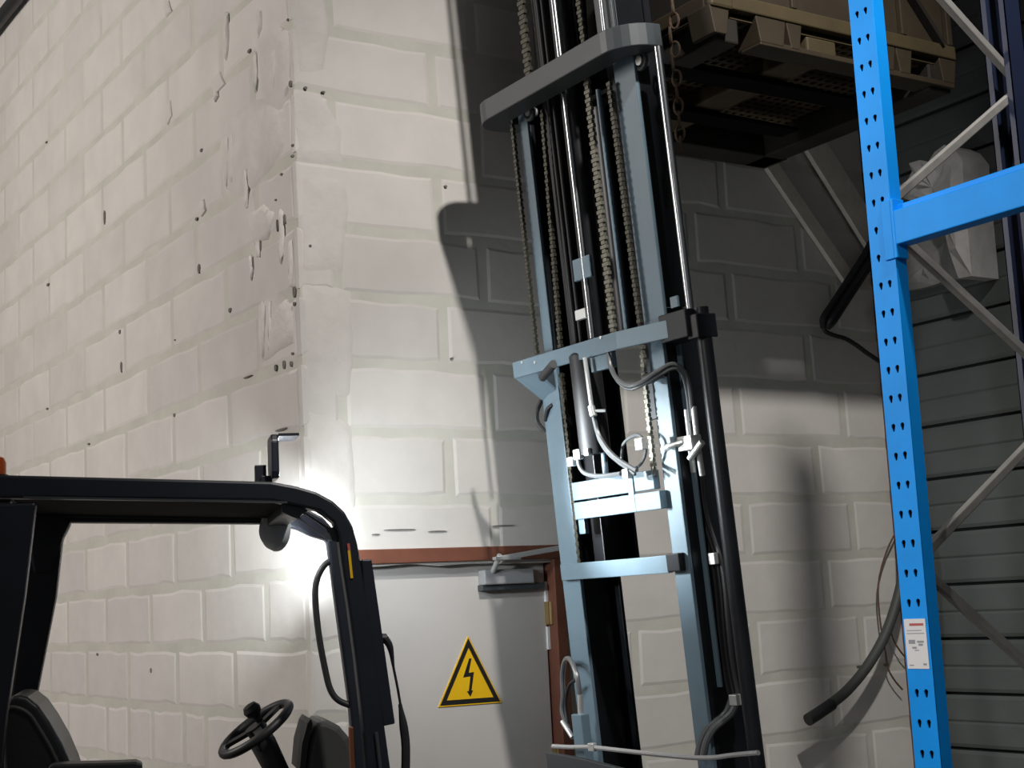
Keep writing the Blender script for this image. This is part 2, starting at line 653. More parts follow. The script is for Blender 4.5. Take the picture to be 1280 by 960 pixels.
# rusty steel edge where the block wall ends
t1 = MB().box((5.945, YW - .03, FZ), (6.0, YW + .001, 5.2)).build('trim_1', 'rusty')
tag(t1, 'rust brown steel edge strip at the end of the block wall', None, None, 'structure')
# conduit high on the left wall
a = at((-8, 34), 0, XW - .06)
b = at((30, -14), 0, XW - .06)
d = (b - a).normalized()
t2 = MB().cyl(a - d * 1.2, a + d * 5, .045, 12).build('trim_2', 'plastic', smooth=True)
tag(t2, 'dark pipe running along the top of the left block wall', None, None, 'structure')

# ---------------------------------------------------------------- door
dr = empty('door_1', (3.3, YW + .06, FZ))
tag(dr, 'pale grey door in a red brown frame with yellow warning triangle', None, None, 'structure')
fr = MB()
fr.box((DX0 - .06, YW - .018, DZ - .055), (DX1 + .01, YW + .16, DZ + .005))
fr.build('lintel', 'brown', dr, bevel=.004)
MB().box((DX1 - .045, YW - .018, FZ), (DX1 + .01, YW + .16, DZ - .055)).build('jamb', 'brown', dr, bevel=.004)
MB().box((DX0 - .06, YW - .018, FZ), (DX0 - .01, YW + .16, DZ - .055)).build('jamb', 'brown', dr, bevel=.004)
DY = YW + .055
MB().box((DX0 - .008, DY, FZ + .01), (DX1 - .052, DY + .04, DZ - .06)).build('door_leaf', 'door', dr, bevel=.004)
hx = DX1 - .047
for z in (1.60, .98, .2):
    h = MB().box((hx - .012, DY - .03, z - .05), (hx + .012, DY + .0, z + .05)).cyl((hx, DY - .034, z - .05), (hx, DY - .034, z + .05), .009, 10).build('hinge', 'brass', dr)
for z0, z1 in ((1.64, 1.74), (1.44, 1.54)):
    MB().box((hx - .010, DY - .012, z0), (hx + .004, DY, z1)).build('seal_strip', 'white', dr)
cl = MB().box((3.40, DY - .055, 1.735), (3.66, DY, 1.80)).build('door_closer', 'closer', dr, bevel=.006)
MB().box((3.395, DY - .04, 1.71), (3.72, DY - .0, 1.735)).build('closer_base', 'slated', cl, bevel=.003)
p0 = at((625, 698), 1, YW - .06)
p1 = at((722, 681), 1, YW - .10)
MB().bar(p0, p1, .018, .022).bar(p0 + Vector((-.03, 0, 0)), p0 + Vector((.10, 0, 0)), .03, .014).cyl(Vector((p0.x, DY - .05, 1.79)), p0 + Vector((0, 0, .015)), .012, 10).build('closer_arm', 'zinc', cl, bevel=.002)

# warning sign on the door
sg = empty('warning_sign', at((586, 878), 1, DY - .003))
tag(sg, 'yellow triangular high voltage warning sign with black border and lightning bolt', 'sign')
A_ = [at(p, 1, DY - .003) for p in ((585, 795), (548, 884), (627, 878))]


def tri(k, y):
    c = sum(A_, Vector()) / 3
    return [Vector((c.x + (p.x - c.x) * k, y, c.z + (p.z - c.z) * k)) for p in A_]


def flat(polys, th, name, m, parent):
    b = MB()
    for P in polys:
        n = len(P)
        b.add(list(P) + [q + Vector((0, th, 0)) for q in P], [tuple(range(n)), tuple(range(n, 2 * n))] + [(i, (i + 1) % n, n + (i + 1) % n, n + i) for i in range(n)])
    return b.build(name, m, parent)


flat([tri(1.0, DY - .004)], .004, 'sign_plate', 'yellow', sg)
o3, i3 = tri(.95, DY - .0045), tri(.74, DY - .0045)
bd = MB()
for i in range(3):
    j = (i + 1) % 3
    q = [o3[i], o3[j], i3[j], i3[i]]
    bd.add(q + [v + Vector((0, .002, 0)) for v in q], [(0, 1, 2, 3), (4, 5, 6, 7), (0, 1, 5, 4), (1, 2, 6, 5), (2, 3, 7, 6), (3, 0, 4, 7)])
bd.build('sign_border', 'sblack', sg)
bolt_px = [(586.5, 823), (589.5, 823), (586, 841), (592.5, 840), (589.5, 863), (591.5, 863), (588, 871), (583.5, 864), (586, 864), (588, 845.5), (579, 847)]
bolt_p = [at(p, 1, DY - .0045) for p in bolt_px]
flat([bolt_p], .002, 'lightning_bolt', 'sblack', sg)

# ================================================================ RACK
RX = 2.9385
rk = empty('pallet_rack', (RX, 2.67, FZ))
tag(rk, 'bright blue pallet rack upright with teardrop holes and grey bracing', 'rack')
PY0, PY1 = 2.627, 2.712
HP = 0.0757
zrow0 = at((1107, 600), 0, RX).z


def tear(cx, cy):
    pts = []
    for i in range(9):
        t = R(-30 + 240 * i / 8)
        pts.append((cx + .0068 * math.cos(t), cy + .003 + .0068 * math.sin(t)))
    pts += [(cx - .0028, cy - .011), (cx + .0028, cy - .011)]
    return pts


def post_face(x, name, parent, z0, z1):
    w = PY1 - PY0
    holes = []
    zr = at((1128, 606), 0, RX).z
    k0 = int((z0 + .05 - zr) / HP)
    for k in range(k0, k0 + int((z1 - z0 - .08) / HP)):
        zz = zr + k * HP
        for s in (-1, 1):
            holes.append(tear(w / 2 + s * .0155, zz - z0))
    fr_ = frame_of((x, PY1, z0), (0, -1, 0), (0, 0, 1))
    o = plate(name, [(0, 0), (w, 0), (w, z1 - z0), (0, z1 - z0)], holes, fr_, .003, 'blue', parent)
    return o


ZT = 4.6
post = post_face(RX, 'upright_face', rk, FZ, ZT)
MB().box((RX + .0, PY0, FZ), (RX + .040, PY0 + .003, ZT)).build('upright_flange', 'blue', rk)
MB().box((RX + .0, PY1 - .003, FZ), (RX + .040, PY1, ZT)).build('upright_flange', 'blue', rk)
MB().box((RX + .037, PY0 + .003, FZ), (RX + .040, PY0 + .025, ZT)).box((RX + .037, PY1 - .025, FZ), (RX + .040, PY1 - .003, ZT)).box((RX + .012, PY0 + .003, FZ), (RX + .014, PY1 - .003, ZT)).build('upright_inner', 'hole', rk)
MB().box((RX - .03, PY0 - .03, FZ), (RX + .09, PY1 + .03, FZ + .006)).build('foot_plate', 'blue', rk)
RB = 3.49
MB().box((RB, PY0, FZ), (RB + .07, PY0 + .003, ZT)).box((RB, PY1 - .003, FZ), (RB + .07, PY1, ZT)).box((RB + .067, PY0, FZ), (RB + .07, PY1, ZT)).box((RB, PY0, FZ), (RB + .003, PY0 + .02, ZT)).box((RB, PY1 - .02, FZ), (RB + .003, PY1, ZT)).build('rear_upright', 'navy', rk)  # rear upright coloured much darker than the blue front post
YB = 2.66
for (p, q) in (((2.955, 2.648), (3.52, 3.037)), ((2.96, 3.495), (3.53, 3.104)), ((2.96, 2.591), (3.52, 2.243)), ((2.955, 1.707), (3.52, 2.064)), ((2.955, 1.693), (3.52, 1.291)), ((2.955, .74), (3.52, 1.14)), ((2.955, .70), (3.52, .3))):
    p3, q3 = Vector((p[0], YB, p[1])), Vector((q[0], YB, q[1]))
    b = MB()
    b.bar(p3, q3, .022, .024)
    b.cyl(p3 + Vector((.0, -.016, 0)), p3 + Vector((0, .016, 0)), .009, 8)
    b.build('diagonal_brace', 'galv', rk, bevel=.003)
# beam running toward the camera's right
bm_ = MB()
bz0, bz1 = 2.530, 2.640
bm_.prism([(RX - .006, bz0), (RX + .044, bz0), (RX + .044, bz1 - .0), (RX + .012, bz1), (RX + .012, bz1 - .018), (RX - .006, bz1 - .018)],
          lambda p: (p[0], PY0 - .004, p[1]), lambda p: (p[0], -.1, p[1]))
bmo = bm_.build('beam', 'blue', rk, bevel=.003)
MB().box((RX - .008, PY0 - .012, bz0 - .035), (RX + .036, PY0 - .002, bz1 + .015)).box((RX - .008, PY0 - .002, bz0 - .035), (RX - .003, PY0 + .03, bz1 + .015)).build('beam_connector', 'blue', bmo, bevel=.002)
# rating label stuck on the upright
lb = [at(p, 0, RX - .003) for p in ((1131, 773), (1154, 774), (1161, 837), (1137, 835))]
z1_, z0_ = (lb[0].z + lb[1].z) / 2, (lb[2].z + lb[3].z) / 2
lo = MB().box((RX - .0035, PY0 + .008, z0_), (RX - .0017, PY1 - .006, z1_)).build('rating_label', 'white', rk)
tag(lo, 'white paper label with grey print and red heading')
H_ = z1_ - z0_
W_ = PY1 - PY0 - .014
t = MB()
for (u0, u1, v0, v1) in ((.1, .9, .70, .715), (.1, .8, .76, .775), (.15, .45, .50, .58), (.55, .85, .52, .56), (.3, .5, .40, .44), (.6, .8, .46, .5), (.4, .6, .36, .38), (.1, .3, .06, .08), (.75, .9, .07, .11)):
    t.box((RX - .0041, PY1 - .006 - u1 * W_, z0_ + v0 * H_), (RX - .0034, PY1 - .006 - u0 * W_, z0_ + v1 * H_))
tag(t.build('label_print', 'ink', lo), kind='stuff')
MB().box((RX - .0041, PY1 - .006 - .9 * W_, z0_ + .86 * H_), (RX - .0034, PY1 - .006 - .25 * W_, z0_ + .91 * H_)).build('label_heading', 'red', lo)

# ================================================================ FORKLIFT
fk = empty('forklift', TRK_O)
tag(fk, 'black forklift with raised slate blue triple mast and lit work lamps', 'forklift')


def TB():
    return MB(TRUCK)


def KB():
    return MB(MAST)


# --- overhead guard (near side s=0, far side s=.88)
SF = 0.88
NSP = [(-1.02, 1.30), (-1.00, 1.9), (-.985, 2.12)]


def leg_outline():
    """front leg + top beam in one bent box section, near-side outline in (f,z)"""
    outer = [(-1.10, 2.245)] + [(q.x, q.z) for q in (tl(p, 0) for p in ((340, 602), (372, 608), (396, 615), (416, 626), (431, 640), (441, 658), (447, 680), (453, 715), (459, 755), (467, 810), (477, 880), (488, 960)))] + [(.12, .9)]
    inner = [(.02, .9)] + [(q.x, q.z) for q in (tl(p, 0) for p in ((458, 960), (452, 890), (444, 820), (436, 760), (427, 700), (423, 669), (417, 653), (400, 639), (379, 634), (340, 626)))] + [(-1.10, 2.178)]
    return outer + inner


FAR_IN = [tl(p, SF - .07) for p in ((437, 881), (423, 778), (414, 710), (409, 676))]


def far_outline():
    i = [(p.x, p.z) for p in FAR_IN]
    inner = [(i[0][0] + .03, .9), i[0], i[1], i[2], i[3], (-.085, 2.075), (-.13, 2.10), (-.21, 2.122), (-1.10, 2.160)]
    outer = [(-1.10, 2.245), (-.26, 2.203), (-.12, 2.185), (-.04, 2.14), (.01, 2.08), (.04, 2.0), (.06, 1.85), (.11, 1.40), (.14, .9)]
    return outer + inner


for s0, nm in ((-.0, 'near'), (SF - .07, 'far')):
    g = TB()
    g.prism(leg_outline() if nm == 'near' else far_outline(), lambda p: (p[0], s0, p[1]), lambda p: (p[0], s0 + .07, p[1]))
    go = g.build('guard_frame', 'black', fk, bevel=.008)
    # thin rail along the beam's lower half
    TB().bar((-1.0, s0 - .003, 2.176), (-.24, s0 - .003, 2.136), .006, .006).build('drip_rail', 'slated', go)
    q = .0 if nm == 'far' else -.040
    g = TB()
    g.prism([(-.925 + q, 2.16), (-.955 + q, 1.90), (-1.022 + q * .6, 1.557), (-1.08, 1.2), (-1.12, .9), (-1.22, .9), (-1.17, 1.2), (-1.105 + q, 1.557), (-1.06 + q, 1.90), (-1.035 + q, 2.16)], lambda p: (p[0], s0, p[1]), lambda p: (p[0], s0 + .07, p[1]))
    g.build('rear_leg', 'black', fk, bevel=.008)
    if nm == 'far':
        TB().prism([(-1.06, 2.19), (-.92, 2.185), (-.905, 2.15), (-.93, 2.10), (-.965, 1.98), (-1.03, 1.98)], lambda p: (p[0], s0 - .006, p[1]), lambda p: (p[0], s0 + .073, p[1])).build('corner_gusset', 'black', fk, bevel=.01)
    # slotted gusset plate in the front corner
    if nm == 'far':
        continue

    def slot(a, b, r):
        a = Vector(a)
        b = Vector(b)
        d_ = (b - a).normalized()
        n_ = Vector((-d_.y, d_.x))
        return [tuple(a + n_ * r * math.cos(t) - d_ * r * math.sin(t)) for t in [math.pi * i / 4 for i in range(5)]] + [tuple(b - n_ * r * math.cos(t) + d_ * r * math.sin(t)) for t in [math.pi * i / 4 for i in range(5)]]

    def t2(p):
        q = tl(p, .03)
        return (q.x, q.z)
    fr_ = TRUCK @ frame_of((0, s0 + .03, 0), (1, 0, 0), (0, 0, 1))
    outl = [t2(p) for p in ((352, 624), (374, 628), (400, 633), (424, 650), (430, 680), (408, 674), (378, 652), (352, 640))]
    hl = [slot(t2((385, 638.5)), t2((413, 656)), .0095), slot(t2((379, 646)), t2((405, 664)), .0095)]
    plate('slotted_plate', outl, hl, fr_, .008, 'slated', go)
TB().add([(f, y, 2.186 - (f + 1.10) * .052 + dz) for dz in (0, .030) for f, y in ((-1.08, .06), (-.24, .06), (-.24, SF - .06), (-1.08, SF - .06))], [(0, 1, 2, 3), (4, 5, 6, 7), (0, 1, 5, 4), (1, 2, 6, 5), (2, 3, 7, 6), (3, 0, 4, 7)]).build('roof_panel', 'matte', fk)
TB().box((-.24, .07, 2.11), (-.17, SF - .07, 2.165)).build('front_header', 'black', fk, bevel=.006)
TB().box((-1.09, .07, 2.165), (-1.04, SF - .07, 2.235)).build('rear_header', 'black', fk, bevel=.006)

# stiffening plate on the near front leg, sticker, grab bar
TB().prism([(-.02, 1.955), (.012, 1.955), (.065, 1.46), (.03, 1.455), (-.01, 1.7)], lambda p: (p[0], .005, p[1]), lambda p: (p[0], .06, p[1])).build('leg_plate', 'black', fk, bevel=.004)
st = TB().bar((-.058, -.002, 1.985), (-.052, -.002, 1.90), .008, .004, up=(0, 1, 0)).build('sticker', 'yellow', fk)
TB().bar((-.0595, -.0025, 2.005), (-.057, -.0025, 1.985), .008, .004, up=(0, 1, 0)).build('sticker_red', 'red', st)
gp = [tl(p, SF - .05) for p in ((416, 700), (406, 706), (397, 722), (394, 745), (398, 790), (406, 835), (413, 862), (424, 876), (445, 884))]
TB().tube(smooth_path(gp, 5), .0115, 10).build('grab_handle', 'plastic', fk, smooth=True)
# indicator lens low on the leg
TB().box((-.074, -.003, 1.25), (-.062, .03, 1.46)).build('indicator_lens', 'amber', fk, bevel=.004)
TB().cyl((.005, -.006, 1.44), (.02, -.006, 1.25), .006, 8).build('leg_rod', 'slated', fk, smooth=True)
# mirror stalk on the leg's front
TB().tube([tl(p, .03) for p in ((470, 797), (483, 797))], .012, 8).build('stalk_stub', 'plastic', fk, smooth=True)
sp = TB()
sp.tube(smooth_path([tl(p, .03) for p in ((480, 797), (486, 805), (489, 815), (492, 835), (497, 860), (502, 890))], 4), [.012, .012, .012, .011, .011, .010, .010, .009, .008, .007, .006, .005] + [.004] * 9, 8)
sp.build('stalk_cable', 'rubber', fk, smooth=True)
TB().tube(smooth_path([tl(p, .03) for p in ((500, 880), (504, 905), (507, 930), (507, 960), (505, 1000))], 4), [.006, .007, .009, .011, .0125] + [.0135] * 12, 8).build('mirror_stem', 'plastic', fk, smooth=True)

# work lamps on the far side of the guard, facing forward
lampdata = []
LF, LS = -.20, .90
lh = TB()
lh.prism([(-.075, 2.285), (.075, 2.285), (.085, 2.31), (.085, 2.42), (.07, 2.445), (-.07, 2.445), (-.085, 2.42), (-.085, 2.31)], lambda p: (LF - .016, LS + p[0], p[1]), lambda p: (LF + .012, LS + p[0] * .95, p[1]))
l1 = lh.build('work_lamp', 'black', fk, bevel=.006)
tag(l1, 'rectangular lit work lamp above the guard')
TB().prism([(-.068, 2.295), (.068, 2.295), (.068, 2.43), (-.068, 2.43)], lambda p: (LF + .008, LS + p[0], p[1]), lambda p: (LF + .0125, LS + p[0], p[1])).build('lamp_lens', 'lens', l1)
TB().box((LF + .012, LS - .085, 2.436), (LF + .085, LS + .085, 2.446)).build('lamp_visor', 'black', l1)
TB().box((LF - .05, LS - .03, 2.17), (LF - .01, LS + .03, 2.30)).box((LF - .07, LS - .02, 2.20), (LF - .03, LS + .02, 2.34)).build('lamp_bracket', 'black', l1, bevel=.003)
c2 = tl((346, 662), .79)
n2 = Vector((.875, .485, -.05))
l2 = TB().lathe(c2, n2, [(.02, -.045), (.05, -.042), (.070, -.022), (.078, .0), (.076, .008)], 24).build('work_lamp', 'mirror', fk, smooth=True)
tag(l2, 'round lit work lamp hanging under the guard')
TB().lathe(c2, n2, [(.07, .004), (.068, .010), (.03, .012)], 24).build('lamp_lens', 'lens', l2, smooth=True)
TB().bar(c2 + n2 * -.04 + Vector((0, 0, .03)), c2 + n2 * -.03 + Vector((-.01, .06, .09)), .035, .02).build('lamp_bracket', 'zinc', l2, bevel=.003)
for dz in (2.365, 2.10):
    LP = TRUCK @ Vector((LF + .055, LS, dz))
    spot('work_lamp_light', LP, LP + Vector((1.0, .12, -.05)), LAMP_POWER, 125, .03, LAMP_COL, 1.0)
    spot('work_lamp_beam', LP, MAST @ Vector((0, -.16, 2.22)), 230, 44, .03, LAMP_COL, 1.0)
spot('work_lamp_spill', TRUCK @ Vector((LF + .055, LS, 2.10)), (XW, YW + .42, 1.95), 110, 62, .03, LAMP_COL, 1.0)

# beacon on the roof's rear
bc = TB().lathe((-1.085, .05, 2.235), (0, 0, 1), [(.04, 0), (.04, .012)], 16).build('beacon', 'plastic', fk, smooth=True)
TB().lathe((-1.085, .05, 2.247), (0, 0, 1), [(.034, 0), (.034, .035), (.028, .05), (.012, .058)], 16).build('beacon_lens', 'orange', bc, smooth=True)

# steering wheel, column, knob
SWC = tl((320, 911), .46)
vr = ray((320, 911)).normalized()
ni = CR @ Vector((-.58, .81, 0))
ni = (ni - vr * ni.dot(vr)).normalized()
nrm = (TRUCK.to_3x3().transposed() @ (ni * .972 - vr * .235)).normalized()
ax_ = Vector((.893, 0, .45))
sw = TB()
sw.torus(SWC, nrm, .128, .015, 32, 10)
swo = sw.build('steering_wheel', 'plastic', fk, smooth=True)
hub = TB()
hub.cyl(SWC - nrm * .05, SWC + nrm * .012, .034, 16)
xa = nrm.cross(Vector((0, 1, 0))).normalized()
ya = nrm.cross(xa)
for t in (90, 210, 330):
    dd = xa * math.cos(R(t)) + ya * math.sin(R(t))
    hub.bar(SWC, SWC + dd * .125, .03, .012, up=nrm)
hub.build('wheel_hub', 'plastic', swo, smooth=True)
kc = SWC + xa * .035 + nrm * .02
kc = tl((319, 893), .46)
TB().lathe(kc - nrm * .03, nrm, [(.012, -.02), (.012, .02), (.026, .035), (.03, .05), (.022, .066), (.008, .07)], 16).build('spinner_knob', 'rubber', swo, smooth=True)
cdir = (tl((352, 975), .46) - SWC).normalized()
TB().tube([SWC + cdir * .02, SWC + cdir * .05, SWC + cdir * .16, SWC + cdir * .5], [.03, .042, .038, .04], 14).build('steering_column', 'plastic', fk, smooth=True)
TB().bar(tl((325, 935), .43), tl((318, 926), .38), .02, .02).build('column_lever', 'plastic', fk, bevel=.004)
# dash hood: rounded shell right of the wheel
hd = TB()
sec = []
f0, z0h = tl((379, 960), .5).x, 1.30
prof = []
for p in ((376, 985), (377, 955), (382, 925), (388, 906), (393, 897), (402, 897), (418, 904), (430, 918), (436, 935), (438, 960), (439, 985)):
    q = tl(p, .5)
    prof.append((q.x, q.z))
prof += [(prof[-1][0] + .1, .8), (prof[0][0], .8)]
hd.prism(prof, lambda p: (p[0], .36, p[1]), lambda p: (p[0], .66, p[1]))
hdo = hd.build('dash_hood', 'dash', fk, bevel=.02, segs=3)
fp = [tl(p, .34) for p in ((377, 965), (380, 930), (387, 905), (391, 899), (393, 905), (388, 930), (384, 965))]
TB().prism([(p.x, p.z) for p in fp], lambda p: (p[0] - .004, .36, p[1]), lambda p: (p[0] - .004, .64, p[1])).build('dash_face', 'plastic', hdo)
# seat
ss = .22
sb = []
for p in ((6, 985), (3, 930), (2, 895), (8, 874), (20, 868), (34, 871), (48, 882), (62, 902), (78, 930), (90, 958), (100, 990)):
    q = tl(p, ss)
    sb.append((q.x, q.z))
bk = TB()
bk.prism(sb, lambda p: (p[0], ss, p[1]), lambda p: (p[0], ss + .46, p[1]))
seat = bk.build('seat_backrest', 'vinyl', fk, bevel=.035, segs=4)
pipe = smooth_path([tl(p, ss - .004) for p in ((4, 888), (18, 884), (36, 892), (50, 912), (64, 936), (76, 962))], 4)
TB().tube(pipe, .006, 8).build('seat_piping', 'dash', seat, smooth=True)
TB().box((-1.25, .20, .80), (-.75, .70, 1.02)).build('seat_cushion', 'vinyl', fk, bevel=.04, segs=3)
ar = [tl(p, .16) for p in ((62, 956), (70, 953), (150, 951), (170, 950), (178, 953), (178, 975), (62, 975))]
TB().prism([(p.x, p.z) for p in ar], lambda p: (p[0], .10, p[1]), lambda p: (p[0], .20, p[1])).build('armrest', 'plastic', fk, bevel=.006)
TB().box((-.86, .12, .8), (-.80, .18, 1.36)).build('armrest_post', 'plastic', fk)
# chassis, counterweight and wheels below the frame
ch = TB()
ch.prism([(-1.75, .35), (-1.75, .85), (-1.3, 1.0), (-.72, 1.0), (-.68, .45), (-.15, .42), (-.12, .95), (.12, .95), (.2, .3), (-.2, .18), (-1.5, .18)], lambda p: (p[0], -.08, p[1]), lambda p: (p[0], SF + .08, p[1]))
ch.build('chassis', 'plastic', fk, bevel=.03)
for f, s, r in ((-1.2, -.06, .24), (-1.2, SF - .14, .24)):
    w_ = TB().lathe((f, s - .02, .24), (0, 1, 0), [(.1, 0), (.22, .0), (.24, .03), (.24, .19), (.22, .22), (.1, .22)], 28).build('wheel', 'rubber', fk, smooth=True)
# articulated axle carrying the mast
MB().bar(TRUCK @ Vector((.1, .44, .35)), Vector((3.35, 4.52, .20)), .5, .3).build('front_axle', 'plastic', fk, bevel=.02)
for u in (-.36, .33):
    MB().lathe(MAST @ Vector((-.20, u - .06, .20)), (0, 1, 0), [(.08, 0), (.18, 0), (.2, .02), (.2, .12), (.18, .14), (.08, .14)], 28).build('wheel', 'rubber', fk, smooth=True)

# ---------------------------------------------------------------- mast (local w forward, u across, v up)
def rail(name, m, boxes, bev=.003):
    b = KB()
    for a, c in boxes:
        b.box(a, c)
    return b.build(name, m, fk, bevel=bev)


def kcyl(name, m, u, w, v0, v1, r, n=14):
    return KB().cyl((w, u, v0), (w, u, v1), r, n).build(name, m, fk, smooth=True)


VT = 5.9
# outer stage
rail('mast_rail', 'slate', [((0, .255, .08), (.016, .376, 2.745))])
rail('mast_rail', 'slate', [((0, -.424, .08), (.016, -.336, 2.80))])
rail('rail_web', 'grease', [((.016, .262, .08), (.155, .290, 2.74)), ((.150, .205, .08), (.165, .376, 2.74))])
rail('rail_web', 'grease', [((.016, -.424, .08), (.175, -.400, 2.84)), ((.160, -.424, .08), (.178, -.33, 2.84))])
rail('rail_strip', 'slate', [((.058, -.447, 1.47), (.068, -.424, 2.70))], .002)
# intermediate stage
rail('mast_rail', 'slate', [((.004, .268, 2.74), (.018, .330, 3.90))])
rail('mast_rail', 'slate', [((.004, -.450, 2.76), (.018, -.326, 3.90))])
rail('rail_web', 'grease', [((.018, .270, 2.74), (.14, .300, 3.9)), ((.13, .22, 2.74), (.145, .33, 3.9))])
rail('rail_web', 'grease', [((.018, -.448, 2.84), (.115, -.430, 3.9)), ((.10, -.44, 2.84), (.115, -.326, 3.9))])
# inner stage
rail('mast_rail', 'grease', [((.045, .135, 1.9), (.060, .205, VT)), ((.060, .180, 1.9), (.20, .205, VT)), ((.19, .12, 1.9), (.205, .205, VT))])
rail('mast_rail', 'grease', [((.045, -.312, 2.45), (.060, -.235, VT)), ((.060, -.312, 2.45), (.20, -.290, VT)), ((.19, -.312, 2.45), (.205, -.22, VT))])
rail('rail_face', 'slated', [((.02, -.34, 3.86), (.035, -.235, VT))])
rail('rail_face', 'galv', [((.08, -.28, 3.86), (.09, -.20, VT))])
# cylinders and rods
kcyl('lift_cylinder', 'grease', .075, .10, 2.75, VT, .042)
kcyl('lift_cylinder', 'grease', -.09, .12, 2.75, 3.70, .050)
cy = kcyl('free_lift_cylinder', 'rubber', -.012, -.05, 2.355, 2.735, .060)
KB().lathe((-.05, -.012, 2.735), (0, 0, 1), [(.060, 0), (.05, .012), (.03, .016)], 16).build('cylinder_cap', 'grease', cy, smooth=True)
kcyl('cylinder_rod', 'chrome', -.012, .0, 2.80, VT, .0125)
kcyl('cylinder_rod', 'chrome', -.598, .0, 2.80, 3.76, .0145)
kcyl('cylinder_rod', 'chrome', -.305, -.0, 3.86, VT, .008)
kcyl('guide_rod', 'slate', -.232, -.005, 2.78, 3.72, .010)
for u, w in ((.125, .02), (.105, .03), (.045, .03), (.15, .03)):
    kcyl('mast_hose', 'rubber', u, w, 2.76, VT, .0095)
rod = kcyl('side_cylinder', 'grease', -.63, .02, .3, 2.80, .028)
# small bracket and fitting between the rails
rail('hose_bracket', 'slate', [((-.012, -.058, 3.035), (.006, .050, 3.120))])
rail('hose_clamp', 'zinc', [((-.01, .005, 2.885), (.012, .075, 2.925))])


# chains
def lchain(name, u0, v0, u1, v1, w, wid, m, pitch=.0165):
    b = KB()
    n = int((v1 - v0) / pitch)
    for i in range(n):
        t = i / n
        u = u0 + (u1 - u0) * t
        v = v0 + (v1 - v0) * t
        ww = wid if i % 2 == 0 else wid * .62
        b.box((w - .007, u - ww / 2, v + .001), (w + .007, u + ww / 2, v + pitch * .86))
        b.box((w - .003, u - wid * .3, v + pitch * .8), (w + .003, u + wid * .3, v + pitch * 1.05))
    return b.build(name, m, fk)


lchain('lift_chain', .347, 2.80, .340, 3.76, -.02, .020, 'chain')
lchain('lift_chain', .200, 2.80, .140, 3.76, -.005, .022, 'chain')
lchain('lift_chain', -.170, 2.78, -.190, 3.80, -.02, .034, 'chaing')
lchain('lift_chain', -.334, 2.80, -.322, 3.72, -.02, .022, 'chain')
lchain('lift_chain', .222, 1.95, .205, 2.70, -.012, .022, 'chain')
lchain('lift_chain', -.312, 2.24, -.330, 2.72, -.02, .022, 'chaing')
lchain('lift_chain', .215, 3.86, .18, VT, .0, .045, 'chain', .02)
lchain('lift_chain', -.135, 3.86, -.12, VT, .03, .03, 'chain')

# cross members
KB().box((-.030, -.316, 2.192), (.0, .198, 2.262)).box((-.034, -.346, 2.118), (-.0, .192, 2.184)).box((-.02, .155, 2.06), (.0, .195, 2.12)).box((-.036, -.20, 2.118), (-.028, -.165, 2.262)).build('cross_member', 'slate', fk, bevel=.003)
KB().box((-.022, -.330, 1.886), (.0, .350, 1.950)).build('cross_member', 'slate', fk, bevel=.003)
KB().box((-.03, -.405, 1.890), (.0, -.332, 1.955)).build('open_end_shade', 'grease', fk, bevel=.004)  # dark block put in for the shade inside the bar's open end
# bent bracket at mid height
path = [(-.10, .415), (-.10, -.285), (-.045, -.515)]
b = KB()
th = .014
pl = [(w, u) for w, u in path] + [(w + th, u + (.0 if i else 0)) for i, (w, u) in reversed(list(enumerate(path)))]
b.prism(pl, lambda p: (p[0], p[1], 2.712), lambda p: (p[0], p[1], 2.778))
cm = b.build('cross_member', 'slate', fk, bevel=.003)
for p in ((652, 453), (668, 453), (750, 422)):
    q = ml(p, -.105)
    KB().cyl(q, q + Vector((.02, 0, 0)), .006, 8).build('bolt', 'zinc', cm)
g = KB()
gq = [Vector((-.098, .41, 2.725)), Vector((-.098, .285, 2.742)), Vector((.05, .262, 2.60)), Vector((.05, .34, 2.565))]
off = Vector((.006, .004, -.014))
g.add(gq + [q + off for q in gq], [(0, 1, 2, 3), (4, 5, 6, 7), (0, 1, 5, 4), (1, 2, 6, 5), (2, 3, 7, 6), (3, 0, 4, 7)])
g.build('gusset_plate', 'slate', cm)
q = ml((690, 460), -.10)
KB().cyl(ml((692, 455), -.11), ml((678, 472), -.08), .017, 12).build('pin', 'plastic', cm, smooth=True)
KB().box((-.092, -.235, 2.655), (-.07, -.10, 2.712)).build('hose_block', 'slate', cm, bevel=.003)
rail('end_block', 'grease', [((-.045, -.62, 2.70), (.06, -.47, 2.80)), ((-.03, -.66, 2.69), (.06, -.60, 2.775))], .004)
rail('end_tab', 'slate', [((-.035, -.575, 2.815), (-.025, -.535, 2.855))], .002)
# U-shaped member at the top
outer, inner = [], []
UW0, UW1, UU0, UU1 = -.13, .16, -.575, .50
UWN = .045


def arc(cx, cy, r, a0, a1, n=7):
    return [(cx + r * math.cos(R(a0 + (a1 - a0) * i / n)), cy + r * math.sin(R(a0 + (a1 - a0) * i / n))) for i in range(n + 1)]


